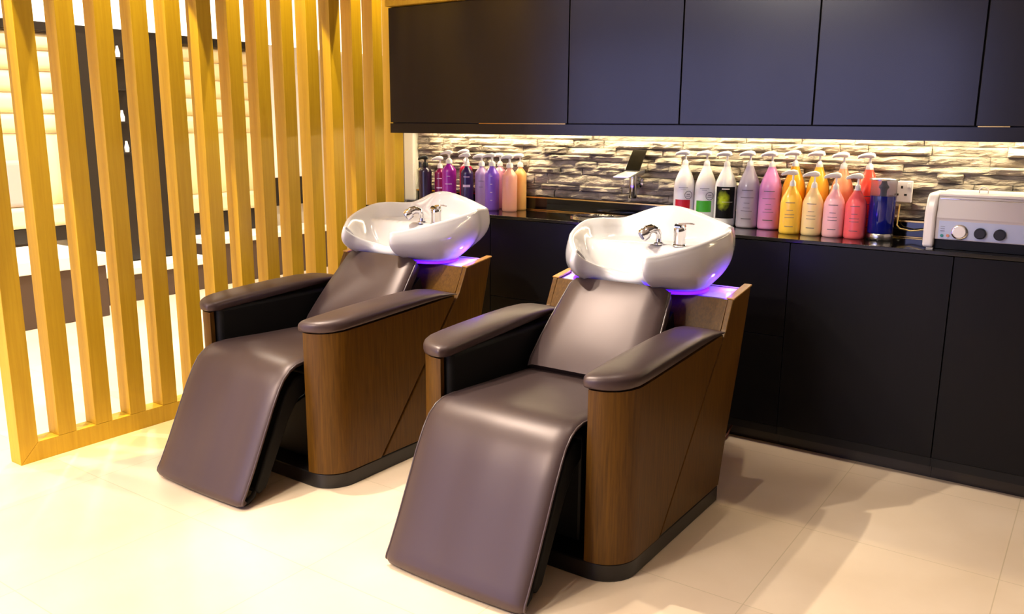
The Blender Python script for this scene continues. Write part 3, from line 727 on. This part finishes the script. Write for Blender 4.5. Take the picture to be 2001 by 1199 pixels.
m.build('lever_plate', 'dark_glass', t, bevel=.001)
# cord on the floor behind the nearer chair
fc = MB(); fc.tube([(-1.19,3.345,.05),(-1.19,3.28,.006),(-1.185,3.15,.004),(-1.16,3.02,.004),(-1.12,2.92,.004),(-1.06,2.80,.0045),(-1.02,2.74,.006),(-1.02,2.715,.02)], .004, 8)
tag(fc.build('floor_cord', 'cord_brown', smooth=60), 'thin brown cord on the floor between the base cabinets and the nearer chair', 'cord')

# ------------------------------------------------------------------ lounge seen through the screen
def ribbed(y0, y1, label):
    r = empty('upholstered_wall_panel', (-6.2, (y0+y1)/2, .55)); tag(r, label, 'wall panel', 'ribbed upholstered wall panels')
    zs = [.552,.700,1.195,1.331,1.470,1.616,1.756,1.884]
    for a, b in zip(zs, zs[1:]):
        n = 6; R = []
        for k in range(n+1):
            u = k/n; d = .028*(1-abs(2*u-1)**4)+.006
            R.append([(.0005, y0-(y0+y1)/2, lerp(a+.003,b-.003,u)-.55), (d, y0-(y0+y1)/2, lerp(a+.003,b-.003,u)-.55), (d, y1-(y0+y1)/2, lerp(a+.003,b-.003,u)-.55), (.0005, y1-(y0+y1)/2, lerp(a+.003,b-.003,u)-.55)])
        MB().rings(R, True, True, True).build('padded_rib', 'cushion', r, smooth=50)
    yc = (y0+y1)/2
    MB().box(.037, .13, y0-yc, y1-yc, .005, .150).build('seat_roll', 'cushion', r, bevel=.03, seg=4, smooth=50)
    MB().box(.0005, .09, y0-yc, y1-yc, -.10 if y0 < 3 else -.17, -.001).build('dark_band', 'dark_panel', r)
    return r
ribbed(2.2, 3.28, 'cream ribbed wall panel left of the dark display column behind the screen')
ribbed(4.12, 5.0, 'cream ribbed wall panel right of the dark display column behind the screen')
def bx(name, m, x0, x1, y0, y1, z0, z1, label, cat, group=None, bevel=.004):
    c = ((x0+x1)/2, (y0+y1)/2, z0); o = empty(name, c); tag(o, label, cat, group); return o
def simple(name, m, b, label, cat, group=None, bevel=.004, seg=2):
    c = ((b[0]+b[1])/2, (b[2]+b[3])/2, b[4]); mb = MB().box(b[0]-c[0], b[1]-c[0], b[2]-c[1], b[3]-c[1], 0, b[5]-b[4])
    o = mb.build(name, m, None, bevel=bevel, seg=seg); o.location = c; return tag(o, label, cat, group)
simple('picture_ledge', 'dark_panel', (-6.2,-6.13,2.2,5.02,1.8855,1.945), 'long dark ledge above the ribbed wall panels', 'ledge')
simple('light_box', 'lit_panel', (-6.198,-6.15,2.0,7.0,1.9465,2.7), 'long glowing white light box above the dark ledge', 'light box')
# raised bench with white slab
def bench(x0, x1, y0, y1, zt, th, label):
    r = empty('lounge_bench', ((x0+x1)/2, (y0+y1)/2, 0)); tag(r, label, 'bench', 'lounge benches behind the screen')
    sub(MB().box(x0, x1-.02, y0, y1, 0, zt-th-.0005), r).build('base', 'brown_base', r, bevel=.006)
    sub(MB().box(x0, x1, y0-.005, y1+.005, zt-th, zt), r).build('slab', 'white_paint', r, bevel=.006)
    return r
bench(-6.12, -5.42, 2.1, 3.06, .432, .085, 'white-topped brown lounge bench at the left end behind the screen')
bench(-6.0, -5.72, 3.08, 4.10, .250, .052, 'low white-topped brown step in front of the display column')
bench(-6.12, -5.75, 4.12, 5.4, .375, .045, 'white-topped brown lounge bench at the far end behind the screen')
simple('scatter_cushion', 'pink_cushion', (-6.155,-6.085,2.55,2.93,.702,1.02), 'blush scatter cushion against the left ribbed wall panel', 'cushion', bevel=.03, seg=4)
# dark display column with lit shelves
dc = empty('display_column', (-6.2, 3.70, 0)); tag(dc, 'dark display column with lit shelves between the ribbed wall panels', 'display shelf')
sub(MB().box(-6.1995, -6.02, 3.29, 4.11, .252, 1.884), dc).build('back_board', 'dark_panel', dc)
for k, z in enumerate((1.05, 1.27, 1.50, 1.72)):
    sub(MB().box(-6.0195, -5.93, 3.50, 3.66, z, z+.012), dc).build('shelf', 'dark_panel', dc)
for z, y in ((1.062,3.60),(1.282,3.585),(1.732,3.59)):
    m = MB(); m.lathe([(0,0),(.016,0),(.018,.03),(.010,.06),(.008,.08),(0,.08)], (-5.97,y,z+.0005), 14)
    o = m.build('display_bottle', 'pump_white'); tag(o, {1.062:'small white display bottle on the lowest shelf of the dark column', 1.282:'small white display bottle on the second shelf of the dark column', 1.732:'small white display bottle on the top shelf of the dark column'}[z], 'bottle')
simple('wall_panel', 'white_paint', (-6.2,-6.14,5.01,5.6,.80,1.94), 'plain white wall panel at the far end behind the screen', 'wall panel')
simple('wall_panel', 'dark_panel', (-6.2,-6.14,5.01,5.6,.55,.798), 'dark panel under the plain white one behind the screen', 'wall panel')

# ------------------------------------------------------------------ lights
def spot(name, loc, target, power, angle, blend, radius, rgb=(255, 214, 160)):
    l = bpy.data.lights.new(name, 'SPOT'); l.energy = power; l.spot_size = math.radians(angle); l.spot_blend = blend; l.shadow_soft_size = radius
    l.color = lin(rgb)[:3]; o = bpy.data.objects.new(name, l); col.objects.link(o); o.location = loc
    d = Vector(target)-Vector(loc); o.rotation_euler = d.to_track_quat('-Z', 'Y').to_euler(); return o
def area(name, loc, target, power, sx, sy, rgb):
    l = bpy.data.lights.new(name, 'AREA'); l.energy = power; l.shape = 'RECTANGLE'; l.size = sx; l.size_y = sy; l.color = lin(rgb)[:3]
    o = bpy.data.objects.new(name, l); col.objects.link(o); o.location = loc
    d = Vector(target)-Vector(loc); o.rotation_euler = d.to_track_quat('-Z', 'Y').to_euler(); return o
WARM = (255, 244, 222)
# recessed downlights: housing (thing) + lamp
def downlight(x, y, label, power, tx=0, ty=0, angle=85, blend=.6, rad=.045, rgb=WARM):
    r = empty('recessed_downlight', (x, y, 2.7995)); tag(r, label, 'downlight', 'recessed ceiling downlights')
    MB().lathe([(.045,-.0),(.062,-.0),(.062,-.006),(.045,-.006),(.045,0)], (0,0,0), 24).build('bezel', 'white_paint', r, smooth=40)
    MB().lathe([(0,-.001),(.044,-.001),(.044,-.003),(0,-.003)], (0,0,0), 24).build('diffuser', 'lamp_white', r)
    spot('lamp_downlight', (x, y, 2.785), (x+tx, y+ty, 0), power, angle, blend, rad, rgb)
downlight(-1.20, 2.72, 'downlight over the nearer chair, on the right', 32, -.1, -.15, 46, .3, .015)
downlight(-2.42, 2.70, 'downlight over the farther chair', 36, -.05, -.15, 50, .3, .015)
downlight(-2.62, 1.80, 'downlight in front of the farther chair', 270, 1.25, .75, 58, .4, .02)
downlight(-2.15, 2.02, 'downlight above the gap between the chairs', 110, .9, .6, 50, .4, .02)
downlight(-2.05, 1.20, 'downlight in front of the gap between the chairs', 80, 0, .1, 62, .5)
downlight(-2.35, 0.35, 'downlight at the near end of the slat screen', 170, 0, .1, 66, .5)
downlight(-1.30, 0.25, 'downlight in front of the nearer chair', 120, 0, .1, 66, .5)
downlight(-0.15, 1.60, 'downlight to the right of the nearer chair', 55, 0, 0, 38, .9, .12)
downlight(0.25, 2.45, 'downlight in front of the steriliser', 45, 0, 0, 66, .8, .12)
downlight(-0.85, 2.30, 'added downlight brightening the bottles on the right', 95, -.05, 1.75, 36, .6, .03)  # added lamp, lifts the whites of the bottle fronts
downlight(-2.75, 2.40, 'added downlight brightening the bottles by the screen', 30, 0, 1.6, 34, .6, .03)  # added lamp, lights the left bottle row from the front
downlight(-1.95, -0.70, 'added downlight washing the fronts of the two chairs', 260, .35, 3.0, 34, .7, .05, (255, 240, 205))  # added lamp, warm wash on the front-facing wood and slats
AMBER = (255, 232, 120)
for k, y in enumerate((1.25, 2.0, 2.75, 3.45)):
    downlight(-3.09, y, 'downlight beside the slat screen, %s of four' % ('nearest', 'second', 'third', 'farthest')[k], 300, -.75, 0, 36, .05, .006, AMBER)
for k, (x, y) in enumerate(((-4.6, 1.2), (-4.6, 2.8), (-4.6, 4.4), (-5.3, 3.4), (-4.2, 0.0))):
    downlight(x, y, 'downlight over the lounge behind the screen, %s' % ('nearest', 'second', 'farthest', 'by the display column', 'in front of the screen')[k], 260, -.2, 0, 130, .8)
def panel(x, y, sx, sy, power, label, rgb):
    o = MB().box(-sx/2, sx/2, -sy/2, sy/2, -.02, -.0005).build('added_fill_panel', 'white_paint'); o.location = (x, y, 2.8); tag(o, label, 'ceiling light')
    area('lamp_fill_panel', (x, y, 2.775), (x, y, 0), power, sx, sy, rgb)
panel(-2.4, -1.2, 1.2, 0.6, 145, 'added rectangular fill light before the slat screen', (255, 246, 230))  # added fill for the surfaces that face the camera side
# linear lights added behind the photographer to streak the leather with sheen
M['added_lamp_cool'] = mat('added_lamp_cool', (255, 255, 255), 0.4, emit=(214, 212, 255), estr=7.0)
for k, x in enumerate((-5.3, -4.5, -3.7, -2.9, -2.1)):
    r = empty('added_linear_light', (x, -2.2, 2.7995)); tag(r, 'added cool white linear light, %s of five behind the photographer' % ('first', 'second', 'third', 'fourth', 'fifth')[k], 'ceiling light', 'added linear lights')
    MB().box(-.14, .14, -.9, .9, -.03, 0).build('housing', 'white_paint', r); MB().box(-.12, .12, -.88, .88, -.033, -.0305).build('diffuser', 'added_lamp_cool', r)

for c in ((-1.372, 2.245), (-2.495, 2.226)):   # violet LEDs on the basin trays
    for sx in (-.285, .315):
        l = bpy.data.lights.new('lamp_tray_led', 'POINT'); l.energy = .55; l.color = lin((110, 60, 255))[:3]; l.shadow_soft_size = .008
        o = bpy.data.objects.new('lamp_tray_led', l); col.objects.link(o); o.location = (c[0]+sx, c[1]+.60, .738)
wd = bpy.data.worlds.new('world'); scn.world = wd; wd.use_nodes = True
wd.node_tree.nodes['Background'].inputs['Color'].default_value = lin((182, 182, 248)); wd.node_tree.nodes['Background'].inputs['Strength'].default_value = 3.8

scn.view_settings.view_transform = 'Standard'; scn.view_settings.look = 'None'
scn.view_settings.exposure = 0.0; scn.view_settings.gamma = 1.0
scn.view_settings.use_curve_mapping = False
scn.cycles.use_denoising = True
scn.cycles.max_bounces = 8; scn.cycles.diffuse_bounces = 4; scn.cycles.glossy_bounces = 4
scn.cycles.sample_clamp_indirect = 6.0
scn.cycles.caustics_reflective = False; scn.cycles.caustics_refractive = False
